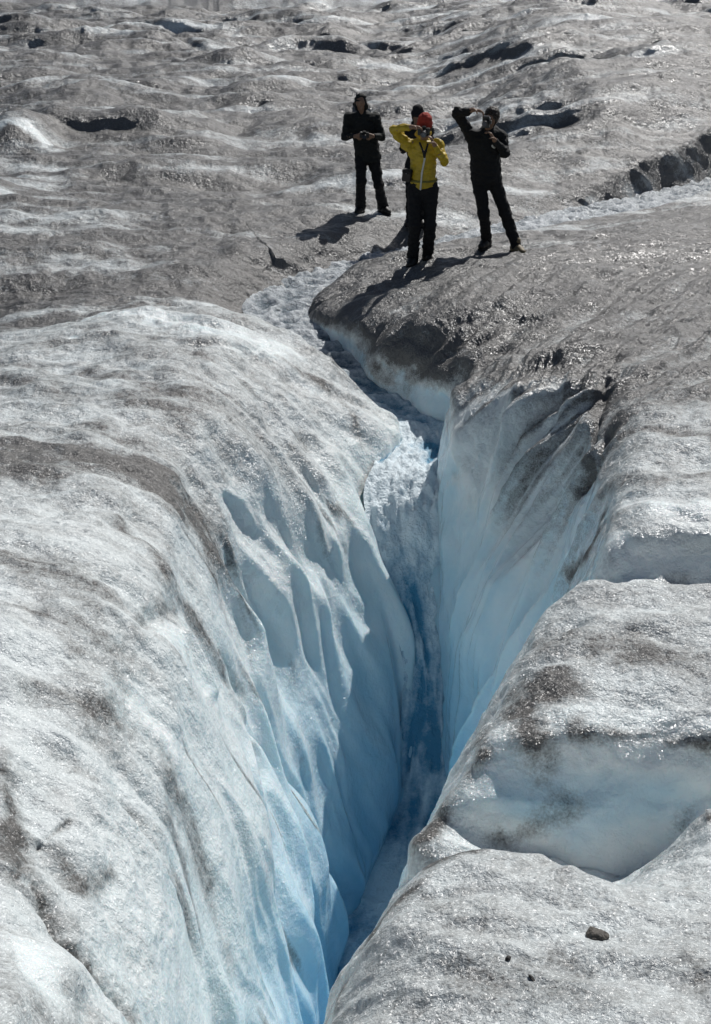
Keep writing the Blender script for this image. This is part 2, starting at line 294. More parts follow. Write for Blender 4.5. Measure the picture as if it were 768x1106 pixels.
# ---- broad swells, steps that fall towards the viewer, and melt-hollows of the open ice
farA = sst(14, 40, Y)
def steps(x, y, seed):                       # long low scarps: a gentle back slope, a short steep face
    ph = y+.55*perlin(x*.35, y*.22, 0*x+seed)+.9*perlin(x*.16, y*.1, 0*x+seed+3)
    f = ph-np.floor(ph)
    saw = np.where(f < .14, f/.14, 1-(f-.14)/.86)
    return saw*np.clip(.25+1.1*perlin(x*.45+7, np.floor(ph)*3.7+y*.15, 0*x+seed+5), 0, 1)
lump = fbm(X*.55, Y*.75, 0*X+1.5, 3)*.10 + ridged(X*.8+.3*perlin(X*.5, Y*.5, 0*X+9), Y*1.3, 0*X+5, 3)*.040
wx_ = .5*perlin(X*.35, Y*.35, 0*X+2); wy2_ = .45*perlin(X*.45, Y*.4, 0*X+6)
def bil(v, e=.05): return 2*np.sqrt(v*v+e*e)               # rounded humps meeting in creases
big = (bil(perlin(X*.12+.6*wx_, Y*.44+wy2_+.07*X, 0*X+11), .05)*.24 + bil(perlin(X*.27+.8*wx_, Y*.92+1.3*wy2_-.05*X, 0*X+14), .04)*.16
       + bil(perlin(X*.62+wx_*1.5, Y*1.9+2*wy2_, 0*X+17), .05)*.052 + fbm(X*.22, Y*.40, 0*X+21, 2)*.16)
fur = lambda p, w: np.exp(-(p/w)**2)
furm = np.clip(.45+1.3*perlin(X*.16, Y*.22, 0*X+301), 0, 1)
furr = (fur(perlin(X*.11+.6*wx_, Y*.52+1.2*wy2_+.05*X, 0*X+311), .13)*.15*furm+fur(perlin(X*.28+wx_, Y*1.2+1.5*wy2_, 0*X+321), .16)*.08*(1.1-furm))*sst(16.8, 20, Y)
stp = -furr*sst(.8, 2.4, polydist(X, Y, BROOK)[0])+steps(X*.30, Y*.36, 101.)*.05+steps(X*.5, Y*.75, 131.)*.02
flat = 1-steep*canyon
Dsp = flat*(lump*(1+.2*farA)*(.15+.85*sst(.4, 1.3, polydist(X, Y, BROOK)[0]))+(big+stp)*sst(17.0, 22, Y)*(.72+.28*farA)*sst(.8, 2.4, polydist(X, Y, BROOK)[0]))
# grooves combed over the point and the right-hand ice
grv = Y-.95*np.maximum(X-.4, 0)*sst(.3, 2.2, X)*sst(17.5, 15, Y)-.25*X+.16*perlin(X*.9, Y*.9, 0*X+63)
mid = sst(10.8, 12.4, Y+.25*X)*sst(20, 17.5, Y)*(1-LEFT)*flat
stripes = ridged(grv*2.6, (X+Y)*.22, 0*X+163, 3)
Dsp += mid*(stripes-.4)*.042
# ---- flutes running down the walls of the gorge
wl = canyon*LEFT; wr = canyon*(1-LEFT)
wy = Y+.22*perlin(Y*.9, T*5, 0*X+3)+.10*perlin(Y*2.3, T*9, 0*X+13)
def soft(v, e=.03): return 1-2*np.sqrt(v*v+e*e)
w3 = wy+.10*perlin(wy*1.1, T*7, 0*X+23)
fl = soft(perlin(w3*1.05, T*2.4, 0*X+31), .10)*.17+perlin(w3*1.7, T*3.6, 0*X+36)*.17+soft(perlin(w3*2.4, T*4.2, 0*X+41), .07)*.075+soft(perlin(wy*5, T*8, 0*X+51), .06)*.020
fl = fl-.16
kL = 1.12*sst(.18, .66, T)*sst(0, .35, 1-N[..., 2])*wl*sst(13.3, 12.3, Y)
kS = sst(.05, .5, T)*wl
Dsp += fl*kL*1.0
slab = wl*sst(.2, .42, T)*sst(10.5, 8.5, Y)
Dsp += kS*(1-kL)*(1-.85*slab)*(ridged(wy*2.6, T*2.5, 0*X+61, 4)*.036)
wyr = Y-.12*(X-.8)+.16*perlin(Y*.9, T*4, 0*X+73)
flr = ridged(wyr*1.5, T*2.0, 0*X+71, 1)*.24+ridged(wyr*3.3, T*1.6, 0*X+76, 1)*.16+ridged(wyr*7, T*3, 0*X+81, 2)*.03-.17
kR = sst(.12, .5, T)*wr*sst(8.6, 9.6, Y)
kR = kR*(1-.65*sst(.72, .95, T))*(1-.9*sst(11.2, 11.7, Y)*sst(.5, .7, T))*(1-.8*sst(12.3, 12.8, Y))
Dsp += flr*kR
Dsp += (1-LEFT)*steep*sst(15.8, 15.2, Y)*sst(13.2, 13.5, Y)*(.07*np.exp(-((Y-14.0)/.22)**2)+.10*np.exp(-((Y-14.65)/.2)**2)-.05)
# ---- scalloped small relief everywhere
Dsp += (bil(perlin(X*2.2+wx_, Y*3.2+wy2_, Z*2), .06)*.030+ridged(X*3.6, Y*4.4, Z*3, 2)*.010*sst(30, 12, Y)+fbm(X*7, Y*8, Z*6, 2)*.010*sst(24, 13, Y))*(1-.85*np.maximum(kL, kR))*(1-.9*slab)
Dsp += fbm(X*22, Y*22, Z*20, 2)*.003*sst(15, 9, Y)*(1-.5*kL)*(1-slab)
isfl = np.zeros(ncol); isfl[i1-int(12*Q):i2+int(12*Q)] = 1; isfl = blur(isfl[None], int(12*Q), 1)
Dsp *= 1-.9*np.repeat(isfl, nrow, 0)*sst(17, 15.5, Y)
PX, PY, PZ = X+N[..., 0]*Dsp, Y+N[..., 1]*Dsp, Z+N[..., 2]*Dsp
# ---- marks with a place of their own: dirt bands, bare ice, a shade-tinted recess, cracks, ribs and the low scarps of the far ice
def near_line(P, r, zw=1.0):
    P = np.array(P); pad = 3.2*r
    lo = P.min(0)-pad; hi = P.max(0)+pad
    m = (PX > lo[0]) & (PX < hi[0]) & (PY > lo[1]) & (PY < hi[1])
    x, y, z = PX[m], PY[m], PZ[m]
    best = np.full(x.shape, 1e9); end = np.ones(x.shape)
    n = len(P)-1
    for i in range(n):
        a, b = P[i], P[i+1]; d = b-a; d2 = d*np.array([1, 1, zw]); L2 = (d*d).sum()+1e-9
        t = np.clip(((x-a[0])*d[0]+(y-a[1])*d[1]+(z-a[2])*d[2])/L2, 0, 1)
        q = np.sqrt((x-a[0]-t*d[0])**2+(y-a[1]-t*d[1])**2+(zw*(z-a[2]-t*d[2]))**2)
        s = (i+t)/n
        k = q < best; best = np.where(k, q, best); end = np.where(k, s, end)
    return m, best, sst(0, .18, end)*sst(1, .82, end)
dirt = np.zeros_like(X); clean_shade = np.zeros_like(X); offs = np.zeros_like(X)
jit = fbm(X*2.2+3, Y*2.2, Z*2.2, 5)
for kind, s, r, P in STROKES:
    if kind in ('dirt', 'clean_shade'):
        m, d, e = near_line(P, r)
        d = d*(1+.9*jit[m])
        g = np.exp(-(d/r)**2)*s*(1+(.6 if s < 1.2 else .08)*fbm(PX[m]*5, PY[m]*5, PZ[m]*5, 3))
        if kind == 'dirt': dirt[m] = np.maximum(dirt[m], g)
        else: clean_shade[m] = np.maximum(clean_shade[m], g)
    elif kind in ('crease', 'ridge'):
        m, d, e = near_line(P, r)
        d = d*(1+.35*jit[m])
        offs[m] += (-1 if kind == 'crease' else 1)*s*np.exp(-(d/r)**1.4)*(.25+.75*e)
    elif kind == 'scarp':
        Q3 = np.array(P); Q3 = Q3[np.argsort(Q3[:, 0])]; x0, x1 = Q3[0, 0], Q3[-1, 0]; L = x1-x0
        m = (PX > x0-.4*L) & (PX < x1+.4*L) & (np.abs(PY-Q3[:, 1].mean()) < 9)
        yl = Q3[:, 1].mean()+(np.interp(PX[m], Q3[:, 0], Q3[:, 1])-Q3[:, 1].mean())*.6+.35*perlin(PX[m]*1.3, 0*PX[m]+P[0][0], 0*PX[m]+2)+.12*perlin(PX[m]*4, 0*PX[m]+P[0][0], 0*PX[m]+5)
        e = sst(x0-.35*L, x0+.45*L, PX[m])*sst(x1+.35*L, x1-.45*L, PX[m])
        q = PY[m]-yl
        h = np.where(q > .16, .7*np.exp(-(q-.16)/2.2), np.where(q < -.16, -.3*np.exp((q+.16)/1.6), -.3+(q+.16)/.32*1.0))
        offs[m] += .22*s*h*e*(.8+.5*perlin(PX[m]*1.1, PY[m]*.3, 0*PX[m]+17))
PX += N[..., 0]*offs; PY += N[..., 1]*offs; PZ += N[..., 2]*offs
# hummock of cleaner ice by the left edge of the far field
h = np.exp(-(((X+5.7)/.55)**2+((Y-24.6)/.8)**2)**1.5)*.34; PZ += h
# ---- general dirtiness of the weathered crust
N2 = grid_normals(PX, PY, PZ)
st = 1-(.75*N[..., 2]+.25*N2[..., 2])
streakL = fbm(wy*3.2, T*1.6, 0*X+5, 4)*.5
open_ = fbm(X*.9+.3*Y, Y*1.6, 0*X+44, 4)*.35+fbm(X*.25, Y*.4, 0*X+47, 2)*.4
base = .48+.40*open_+.10*fbm(X*3, Y*4, Z*3, 3)
far_str = fbm(X*.32+.15*Y, Y*1.9+.6*wy2_, 0*X+77, 4)
base = base+sst(13.8, 16.5, Y)*(.46+.85*far_str)
base = base-wl*.24*sst(14.5, 12.5, Y)+wl*(streakL*.45+.18*fbm(wy*9, T*2.5, 0*X+15, 3))
base = base-wl*sst(9, 7.5, Y)*.10+wl*sst(.55, .3, T)*sst(8, 9.5, Y)*sst(14, 12.8, Y)*.13
base = base+mid*(.17+.24*stripes)
base = base-.16*sst(10.8, 9.5, Y)*(1-LEFT)
wall = sst(.34, .78, st)*canyon
S_ = .5+.32*soft(perlin(wyr*2.6, T*.6, 0*X+91), .05)+.26*soft(perlin(wyr*6.5+.4*perlin(wyr*2, T*3, 0*X), T*.8, 0*X+95), .05)+.12*fbm(wyr*14, T*3, 0*X+97, 2)
rst = (1-LEFT)*sst(.84, 1.04, S_+.20-.26*T)*sst(1.0, .70, T)*sst(13.0, 12.5, Y)
base = base*(1-(1-LEFT)*canyon*sst(9, 10, Y)*sst(12.9, 12.4, Y)*sst(.10, .35, T)*sst(.06, .25, st)*(.85-.85*rst))
base = base*(1-wall*(.97-.95*rst))*(1-.9*sst(.15, .6, clean_shade))
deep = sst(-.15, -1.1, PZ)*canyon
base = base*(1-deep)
lines = soft(perlin(wy*2.7+.2*perlin(wy*1.7, T*6, 0*X), T*.9, 0*X+201), .02)
lines = sst(.80, .97, lines)*sst(-.05, .35, fbm(wy*1.1, T*3.5, 0*X+207, 3))*sst(.12, .3, T)*sst(.92, .7, T)*wl*sst(13.6, 12.8, Y)
base = np.maximum(base, .62*lines)
band = .5+.9*fbm(wy*6.5, T*4, Z*1.1, 4)*LEFT+(1-LEFT)*.9*fbm(wyr*6.5, T*4, Z*1.1, 4)
dirt = np.clip(base+dirt*(1-.6*deep)*.95, 0, 1)
clean_shade = np.clip(np.maximum(clean_shade*.45, np.maximum(wall*(.64-.16*LEFT)*(1-.25*slab), deep*(.62+.38*sst(-.8-1.2*LEFT, -2.8-1.2*LEFT, PZ)-.14*LEFT*sst(-2.4, -1.0, PZ)))*(1-.6*sst(.3, .7, dirt))), 0, 1)  # bare ice plus painted shade: right wall and depths bluer, left slab whiter
clean_shade = clean_shade*(1-.5*sst(.45, .8, dirt))
# ------------------------------------------------------------------ meshes and lookups
def grid_mesh(name, X, Y, Z, attrs=None, flip=False):
    nr, nc = X.shape
    me = bpy.data.meshes.new(name)
    idx = np.arange(nr*nc).reshape(nr, nc)
    q = np.stack([idx[:-1, :-1], idx[:-1, 1:], idx[1:, 1:], idx[1:, :-1]], -1).reshape(-1, 4)
    if flip: q = q[:, ::-1]
    me.vertices.add(nr*nc); me.vertices.foreach_set('co', np.stack([X, Y, Z], -1).astype(np.float32).ravel())
    me.loops.add(q.size); me.loops.foreach_set('vertex_index', q.astype(np.int32).ravel())
    me.polygons.add(len(q)); me.polygons.foreach_set('loop_start', np.arange(0, q.size, 4, dtype=np.int32))
    me.polygons.foreach_set('use_smooth', np.ones(len(q), bool))
    me.update(calc_edges=True)
    for k, a in (attrs or {}).items():
        at = me.attributes.new(k, 'FLOAT', 'POINT'); at.data.foreach_set('value', a.astype(np.float32).ravel())
    return me
def ground_z(x, y):
    m = (np.abs(PX-x) < .08) & (np.abs(PY-y) < .12)
    d = (PX[m]-x)**2+(PY[m]-y)**2
    k = np.argsort(d)[:3]
    return float(PZ[m][k].mean())
# ------------------------------------------------------------------ materials
class NT:
    def __init__(s, name):
        s.m = bpy.data.materials.new(name); s.m.use_nodes = True; s.t = s.m.node_tree
        s.b = s.t.nodes['Principled BSDF']
    def n(s, typ, **kw):
        k = s.t.nodes.new('ShaderNode'+typ)
        for a, v in kw.items():
            if a.startswith('_'): setattr(k, a[1:], v)
            else: s.put(k, a, v)
        return k
    def put(s, node, sock, v):
        sock = int(sock[1:]) if sock[0] == 'i' and sock[1:].isdigit() else sock.replace('__', ' ')
        i = node.inputs[sock]
        if hasattr(v, 'node'): s.t.links.new(v, i)
        else: i.default_value = v
    def math(s, op, a, b=0.0, clamp=False):
        k = s.n('Math', _operation=op, i0=a, i1=b); k.use_clamp = clamp; return k.outputs[0]
    def mix(s, f, a, b, mode='MIX'):
        k = s.t.nodes.new('ShaderNodeMix'); k.data_type = 'RGBA'; k.blend_type = mode
        for i, v in ((0, f), (6, a), (7, b)):
            if hasattr(v, 'node'): s.t.links.new(v, k.inputs[i])
            else: k.inputs[i].default_value = v if i == 0 else (v if len(v) == 4 else (*v, 1))
        return k.outputs[2]
    def noise(s, scale, detail=4, rough=.55, vec=None, out=0):
        k = s.n('TexNoise', Scale=scale, Detail=detail, Roughness=rough)
        if vec is not None: s.t.links.new(vec, k.inputs['Vector'])
        return k.outputs[out]
    def attr(s, name):
        k = s.t.nodes.new('ShaderNodeAttribute'); k.attribute_name = name; return k.outputs['Fac']
    def remap(s, v, a, b, c=0.0, d=1.0):
        k = s.n('MapRange', i0=v, i1=a, i2=b, i3=c, i4=d); k.clamp = True; return k.outputs[0]
    def set(s, **kw):
        for a, v in kw.items(): s.put(s.b, a, v)
def ice_material():
    q = NT('glacier_ice'); obj = q.n('TexCoord').outputs['Object']
    n1 = q.noise(3.1, 8, .62, obj); n2 = q.noise(17, 6, .6, obj); n3 = q.noise(75, 3, .6, obj); n4 = q.noise(240, 2, .5, obj)
    d = q.attr('dirt'); c = q.attr('clean_shade')
    gr = q.math('ADD', q.math('MULTIPLY', q.math('SUBTRACT', n1, .5), .9), q.math('MULTIPLY', q.math('SUBTRACT', n2, .5), .9))
    gr = q.math('ADD', gr, q.math('MULTIPLY', q.math('SUBTRACT', n3, .5), .9))
    gr = q.math('MULTIPLY', gr, q.remap(d, .0, .3, .15, 1.0))
    dm = q.remap(q.math('ADD', d, gr), .08, .88)
    crust = q.mix(n1, (.60, .67, .68), (.81, .84, .84))
    bd = q.math('ADD', q.math('MULTIPLY', q.math('SUBTRACT', q.attr('band'), .5), .9), n1, True)
    white = q.mix(bd, (.75, .85, .86), (.86, .91, .91))
    blue = q.mix(bd, (.51, .70, .79), (.69, .81, .86))
    deep_shade = q.mix(bd, (.28, .55, .72), (.44, .68, .81))
    blue = q.mix(q.remap(c, .44, .62), white, blue)  # sunlit slab stays white, shaded walls go darker blue, in the colour itself
    blue = q.mix(q.remap(c, .64, 1.0), blue, deep_shade)  # blue of dense ice, darkened with depth to paint in the gorge's shade
    cm = q.remap(q.math('ADD', c, q.math('MULTIPLY', q.math('SUBTRACT', n1, .5), .25)), .0, .55)
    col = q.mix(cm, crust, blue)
    dcol = q.mix(n2, (.045, .044, .041), (.125, .119, .112))
    col = q.mix(dm, col, dcol)
    # black grit
    vg = q.n('TexVoronoi', Scale=55.0, Randomness=1.0); q.t.links.new(obj, vg.inputs['Vector'])
    sel = q.math('GREATER_THAN', q.n('SeparateColor', i0=vg.outputs['Color']).outputs[0], .86)
    sp = q.math('MULTIPLY', q.math('LESS_THAN', vg.outputs['Distance'], .22), sel)
    sp = q.math('MULTIPLY', sp, q.remap(d, .12, .6, 0.0, .8))
    col = q.mix(sp, col, (.03, .027, .024))
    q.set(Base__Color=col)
    q.set(Roughness=q.math('ADD', q.remap(cm, 0, 1, .28, .16), q.remap(dm, .2, 1.0, 0.0, .16))); q.b.inputs['IOR'].default_value = 1.31
    # grain of the weathered crust, smoother on bare walls
    n5 = q.noise(8, 4, .6, obj)
    h = q.math('ADD', q.math('MULTIPLY', n3, .0065), q.math('MULTIPLY', n4, .0030))
    h = q.math('MULTIPLY', h, q.remap(cm, 0, 1, 1.0, .14))
    h2 = q.math('ADD', q.math('MULTIPLY', n2, .017), q.math('MULTIPLY', n5, .040))
    h = q.math('ADD', h, q.math('MULTIPLY', h2, q.remap(cm, 0, 1, 1.0, .42)))
    bp = q.n('Bump', Strength=1.0, Distance=1.0, Height=h)
    q.set(Normal=bp.outputs[0])
    # loose crystals that flash in the sun
    vo = q.n('TexVoronoi', Scale=125.0, Randomness=1.0); q.t.links.new(obj, vo.inputs['Vector'])
    rv = q.n('VectorMath', _operation='SUBTRACT', i0=vo.outputs['Color'], i1=(.5, .5, .5))
    rv = q.n('VectorMath', _operation='SCALE', i0=rv.outputs[0]); rv.inputs['Scale'].default_value = 1.5
    nn = q.n('VectorMath', _operation='ADD', i0=bp.outputs[0], i1=rv.outputs[0])
    nn = q.n('VectorMath', _operation='NORMALIZE', i0=nn.outputs[0])
    gl_ = q.n('BsdfGlossy', Color=(1, 1, 1, 1), Roughness=.30, Normal=nn.outputs[0])
    ms = q.n('MixShader', Fac=q.math('MULTIPLY', q.remap(cm, 0, 1, .10, .03), q.remap(dm, .3, 1.0, 1.0, .75))); q.t.links.new(q.b.outputs[0], ms.inputs[1]); q.t.links.new(gl_.outputs[0], ms.inputs[2])
    q.t.links.new(ms.outputs[0], q.t.nodes['Material Output'].inputs['Surface'])
    if SSS > 0:
        q.b.subsurface_method = 'RANDOM_WALK'
        q.put(q.b, 'Subsurface__Weight', q.remap(cm, .15, 1, .0, SSS))
        q.b.inputs['Subsurface Radius'].default_value = (.35, .8, 1.0); q.b.inputs['Subsurface Scale'].default_value = .10
    return q.m
def water_material():
    q = NT('melt_water'); obj = q.n('TexCoord').outputs['Object']
    f = q.attr('foam_glint'); n1 = q.noise(9, 5, .65, obj); n2 = q.noise(44, 4, .6, obj)
    fm = q.remap(q.math('ADD', f, q.math('ADD', q.math('MULTIPLY', q.math('SUBTRACT', n1, .5), .7), q.math('MULTIPLY', q.math('SUBTRACT', n2, .5), .40))), .28, .88)
    wcol = q.mix(q.attr('gorge'), (.10, .14, .17), (.10, .31, .48))
    col = q.mix(fm, wcol, q.mix(q.attr('gorge'), (.88, .91, .93), (.80, .90, .95))); q.set(Base__Color=col)
    q.set(Roughness=q.remap(fm, 0, 1, .13, .32)); q.b.inputs['IOR'].default_value = 1.33
    h = q.math('ADD', q.math('MULTIPLY', n1, .05), q.math('MULTIPLY', n2, .018))
    q.set(Normal=q.n('Bump', Strength=1.0, Distance=1.0, Height=h).outputs[0])
    return q.m
def plain(name, c, rough=.8, var=.35, scale=14, bump=.0, metal=0.0, sheen=0.0, weave=0.0):
    q = NT(name); obj = q.n('TexCoord').outputs['Object']
    n = q.noise(scale, 5, .6, obj); f = q.remap(n, .3, .7)
    q.set(Base__Color=q.mix(f, tuple(v*(1-var) for v in c), tuple(min(1, v*(1+var)) for v in c)))
    q.set(Roughness=rough, Metallic=metal)
    if sheen: q.b.inputs['Sheen Weight'].default_value = sheen
    if bump: q.set(Normal=q.n('Bump', Strength=1.0, Distance=1.0, Height=q.math('MULTIPLY', n, bump)).outputs[0])
    return q.m
SC = bpy.context.scene
def link(name, me, mat=None, parent=None, loc=None, rot=None):
    o = bpy.data.objects.new(name, me); SC.collection.objects.link(o)
    if mat: me.materials.append(mat)
    if parent: o.parent = parent
    if loc is not None: o.location = loc
    if rot is not None: o.rotation_euler = rot
    return o
ICE = ice_material()
gl = link('glacier', grid_mesh('glacier', PX, PY, PZ, {'dirt': dirt, 'clean_shade': clean_shade, 'band': band}), ICE); gl['kind'] = 'structure'
# ---- melt water: the brook round the point, the fall, and the torrent in the gorge
def ribbon(P, W, n, m):
    P = np.array(P, float); W = np.array(W, float)
    s = np.concatenate([[0], np.cumsum(np.linalg.norm(np.diff(P, axis=0), axis=1))]); q = np.linspace(0, s[-1], n)
    C = pchip(s, P, q); w = np.interp(q, s, W)
    t = np.gradient(C, axis=0); t = t/np.maximum(np.hypot(t[:, 0], t[:, 1])[:, None], 1e-6)
    nx, ny = t[:, 1], -t[:, 0]
    e = np.linspace(-1, 1, m)
    x = C[:, :1]+nx[:, None]*w[:, None]*e; y = C[:, 1:2]+ny[:, None]*w[:, None]*e; z = np.repeat(C[:, 2:], m, 1)
    return x, y, z, np.repeat(q[:, None], m, 1), np.repeat(e[None], n, 0)
fc = []
for Yq in (15.6, 15.0, 14.5, 14.1, 13.75, 13.5, 13.2, 12.8, 12.4, 12.0, 11.8, 11.6, 11.4, 11.2, 11.0, 10.5, 10.0, 9.3, 8.7, 8.0, 7.2):
    i = np.argmin(np.abs(YS-Yq)); a, b = i1+2, i2-3
    fc.append((X[i, a:b].mean(), Yq, Z[i, a:b].mean()+(.14 if Yq > 12.1 else .07), (X[i, b]-X[i, a])/2+.12))
up = [(p[0], p[1], p[2]+.085, .42) for p in BROOK[::-1][1:-1]]
path = up+fc
wx, wy_, wz, ws, we = ribbon([p[:3] for p in path], [p[3] for p in path], int(1500*Q), int(44*Q))
inG = sst(14.0, 13.4, wy_)
tur = ridged(wx*3.2, wy_*3.2, ws*1.4, 3)
jets = ridged(we*1.7+.5*perlin(ws*1.3, we*1.5, 0*ws), ws*.9, 0*ws+3, 4)                     # strands of the falling water
blob = np.abs(fbm(wx*4.2, wy_*3.6, wz*3.0, 4))
top_ = sst(11.9, 12.3, wy_)
wz2 = wz+.042*(tur-.2)*(1-inG)+inG*(.03*jets+(.02+.03*top_)*fbm(we*2.4+.6*perlin(ws*3, we*2, 0*ws), ws*2.6, 0*ws+5, 4)+(.010+.016*top_)*fbm(we*9, ws*8, 0*ws+9, 4)+.03*top_)+.015*(1-inG)*fbm(wx*13, wy_*13, wz*13, 2)
wy2 = wy_-inG*(.04*fbm(wx*5, wz*4, wy_*3, 2)+.02*jets)
foam_glint = (.33+.24*(tur-.2))*(1-inG)
foam_glint = foam_glint+.06*sst(1.2, 2.4, wx)*sst(17.5, 18.5, wy_)  # extra white standing in for sun glints along the brook
foam_glint = foam_glint+inG*(.15+.11*top_+.46*(jets-.15)+.25*blob)+.36*sst(13.85, 13.6, wy_)*sst(13.25, 13.5, wy_)+.52*sst(12.95, 12.7, wy_)*sst(12.0, 12.35, wy_)-.16*sst(12.1, 11.6, wy_)+.5*sst(11.0, 10.6, wy_)*sst(9.6, 10.2, wy_)  # last term paints the sparkle low in the gorge as white water
wo = link('melt_water', grid_mesh('melt_water', wx, wy2, wz2, {'foam_glint': foam_glint, 'gorge': sst(15.2, 13.6, wy_)}, flip=True), water_material()); wo['kind'] = 'structure'
# ---- view, light
cam = bpy.data.cameras.new('view_camera'); co = bpy.data.objects.new('view_camera', cam); SC.collection.objects.link(co)
co.location = (0, 0, HC); co.rotation_euler = (R(90)-PITCH, 0, 0); cam.sensor_fit = 'VERTICAL'; cam.sensor_height = 36; cam.lens = 36*FPX/1106; cam.clip_end = 6000
SC.camera = co
SAZ, SEL = R(28), R(45)
w = bpy.data.worlds.new('World'); SC.world = w; w.use_nodes = True
sk = w.node_tree.nodes.new('ShaderNodeTexSky'); sk.sky_type = 'NISHITA'; sk.sun_disc = False; sk.sun_elevation = SEL; sk.sun_rotation = SAZ; sk.ozone_density = .9; sk.dust_density = 1.0
w.node_tree.links.new(sk.outputs[0], w.node_tree.nodes['Background'].inputs[0]); w.node_tree.nodes['Background'].inputs[1].default_value = SKY
sun = bpy.data.lights.new('sun', 'SUN'); sun.energy = SUN; sun.angle = R(.5); sun.color = (1, .975, .94)
so = bpy.data.objects.new('sun', sun); SC.collection.objects.link(so)
from mathutils import Vector, Matrix
so.rotation_euler = Vector((math.sin(SAZ)*math.cos(SEL), math.cos(SAZ)*math.cos(SEL), math.sin(SEL))).to_track_quat('Z', 'Y').to_euler()
SC.view_settings.view_transform = 'Standard'; SC.view_settings.look = 'None'; SC.view_settings.gamma = 1; SC.view_settings.exposure = EXPO
SC.cycles.max_bounces = 14; SC.cycles.diffuse_bounces = 9; SC.cycles.glossy_bounces = 4; SC.cycles.use_denoising = True
# ------------------------------------------------------------------ figures: smooth-blended implicit bodies turned into meshes
import bmesh
class Field:
    def __init__(s, lo, hi, h):
        s.lo = np.array(lo, float); s.h = h; s.n = np.ceil((np.array(hi)-s.lo)/h).astype(int)+1
        s.d = np.full(s.n, 1.0, np.float32)
    def block(s, lo, hi):
        a = np.clip(np.floor((np.array(lo)-s.lo)/s.h).astype(int), 0, s.n); b = np.clip(np.ceil((np.array(hi)-s.lo)/s.h).astype(int)+1, 0, s.n)
        g = [s.lo[i]+s.h*np.arange(a[i], b[i]) for i in range(3)]
        return tuple(slice(a[i], b[i]) for i in range(3)), np.meshgrid(*g, indexing='ij')
    def cone(s, a, b, ra, rb, k=.03, flat=None, cut=False):       # tapered capsule; flat = (axis vector, factor) squashes it
        a = np.array(a, float); b = np.array(b, float); m = max(ra, rb)*1.6+k+.02
        sl, (x, y, z) = s.block(np.minimum(a, b)-m, np.maximum(a, b)+m)
        if x.size == 0: return s
        d = b-a; L2 = (d*d).sum()+1e-9
        px, py, pz = x-a[0], y-a[1], z-a[2]
        t = np.clip((px*d[0]+py*d[1]+pz*d[2])/L2, 0, 1)
        qx, qy, qz = px-t*d[0], py-t*d[1], pz-t*d[2]
        if flat is not None:
            v, f = np.array(flat[0], float), flat[1]; v /= np.linalg.norm(v)
            c = (qx*v[0]+qy*v[1]+qz*v[2])*(f-1); qx, qy, qz = qx+c*v[0], qy+c*v[1], qz+c*v[2]
        e = (np.sqrt(qx*qx+qy*qy+qz*qz)-(ra+(rb-ra)*t)).astype(np.float32)
        o = s.d[sl]
        if cut:
            s.d[sl] = np.maximum(o, -e); return s
        hh = np.clip(.5+.5*(o-e)/k, 0, 1); s.d[sl] = o+(e-o)*hh-k*hh*(1-hh)
        return s
    def chain(s, P, rr, k=.03, flat=None):
        for i in range(len(P)-1): s.cone(P[i], P[i+1], rr[i], rr[i+1], k, flat)
        return s
    def folds(s, amp, f, seed):
        m = np.abs(s.d) < .06; i = np.argwhere(m); p = s.lo+s.h*i
        s.d[m] += (amp*ridged(p[:, 0]*f, p[:, 1]*f, p[:, 2]*f*1.6+seed, 2)).astype(np.float32); return s
    def keep(s, fn):                                              # cut by a half space or any field of coordinates (keep fn<0)
        g = np.meshgrid(*[s.lo[i]+s.h*np.arange(s.n[i]) for i in range(3)], indexing='ij')
        s.d = np.maximum(s.d, fn(*g)).astype(np.float32); return s
    def mesh(s, name):
        d = s.d; n = s.n; ins = d < 0
        cell = np.zeros(n-1, int); acc = np.zeros((*(n-1), 3)); cnt = np.zeros(n-1)
        for ax in range(3):
            A = [slice(None)]*3; B = [slice(None)]*3; A[ax] = slice(0, -1); B[ax] = slice(1, None)
            a, b = d[tuple(A)], d[tuple(B)]; cr = (a < 0) != (b < 0)
            I = np.argwhere(cr); t = a[cr]/(a[cr]-b[cr]); p = I.astype(float); p[:, ax] += t
            o = [i for i in range(3) if i != ax]
            for du in (0, 1):
                for dv in (0, 1):
                    J = I.copy(); J[:, o[0]] -= du; J[:, o[1]] -= dv
                    ok = ((J >= 0) & (J < n-1)).all(1); J = J[ok]
                    np.add.at(acc, tuple(J.T), p[ok]); np.add.at(cnt, tuple(J.T), 1)
        use = cnt > 0; ids = np.full(n-1, -1); ids[use] = np.arange(use.sum())
        V = s.lo+s.h*acc[use]/cnt[use][:, None]
        F = []
        for ax in range(3):
            A = [slice(None)]*3; B = [slice(None)]*3; A[ax] = slice(0, -1); B[ax] = slice(1, None)
            a, b = ins[tuple(A)], ins[tuple(B)]; I = np.argwhere(a != b); f = a[a != b]
            o = [(ax+1) % 3, (ax+2) % 3]; ok = (I[:, o[0]] > 0) & (I[:, o[1]] > 0) & (I[:, o[0]] < n[o[0]]-1) & (I[:, o[1]] < n[o[1]]-1); I = I[ok]; f = f[ok]
            q = []
            for du, dv in ((0, 0), (1, 0), (1, 1), (0, 1)):
                J = I.copy(); J[:, o[0]] -= du; J[:, o[1]] -= dv; q.append(ids[tuple(J.T)])
            q = np.stack(q, 1); q[~f] = q[~f][:, ::-1]; F.append(q)
        F = np.concatenate(F)
        me = bpy.data.meshes.new(name); me.from_pydata(V.tolist(), [], F.tolist()); me.polygons.foreach_set('use_smooth', np.ones(len(F), bool)); me.update()
        return me
def sm(v): return np.array(v, float)
def lerp(a, b, t): return sm(a)+(sm(b)-sm(a))*t
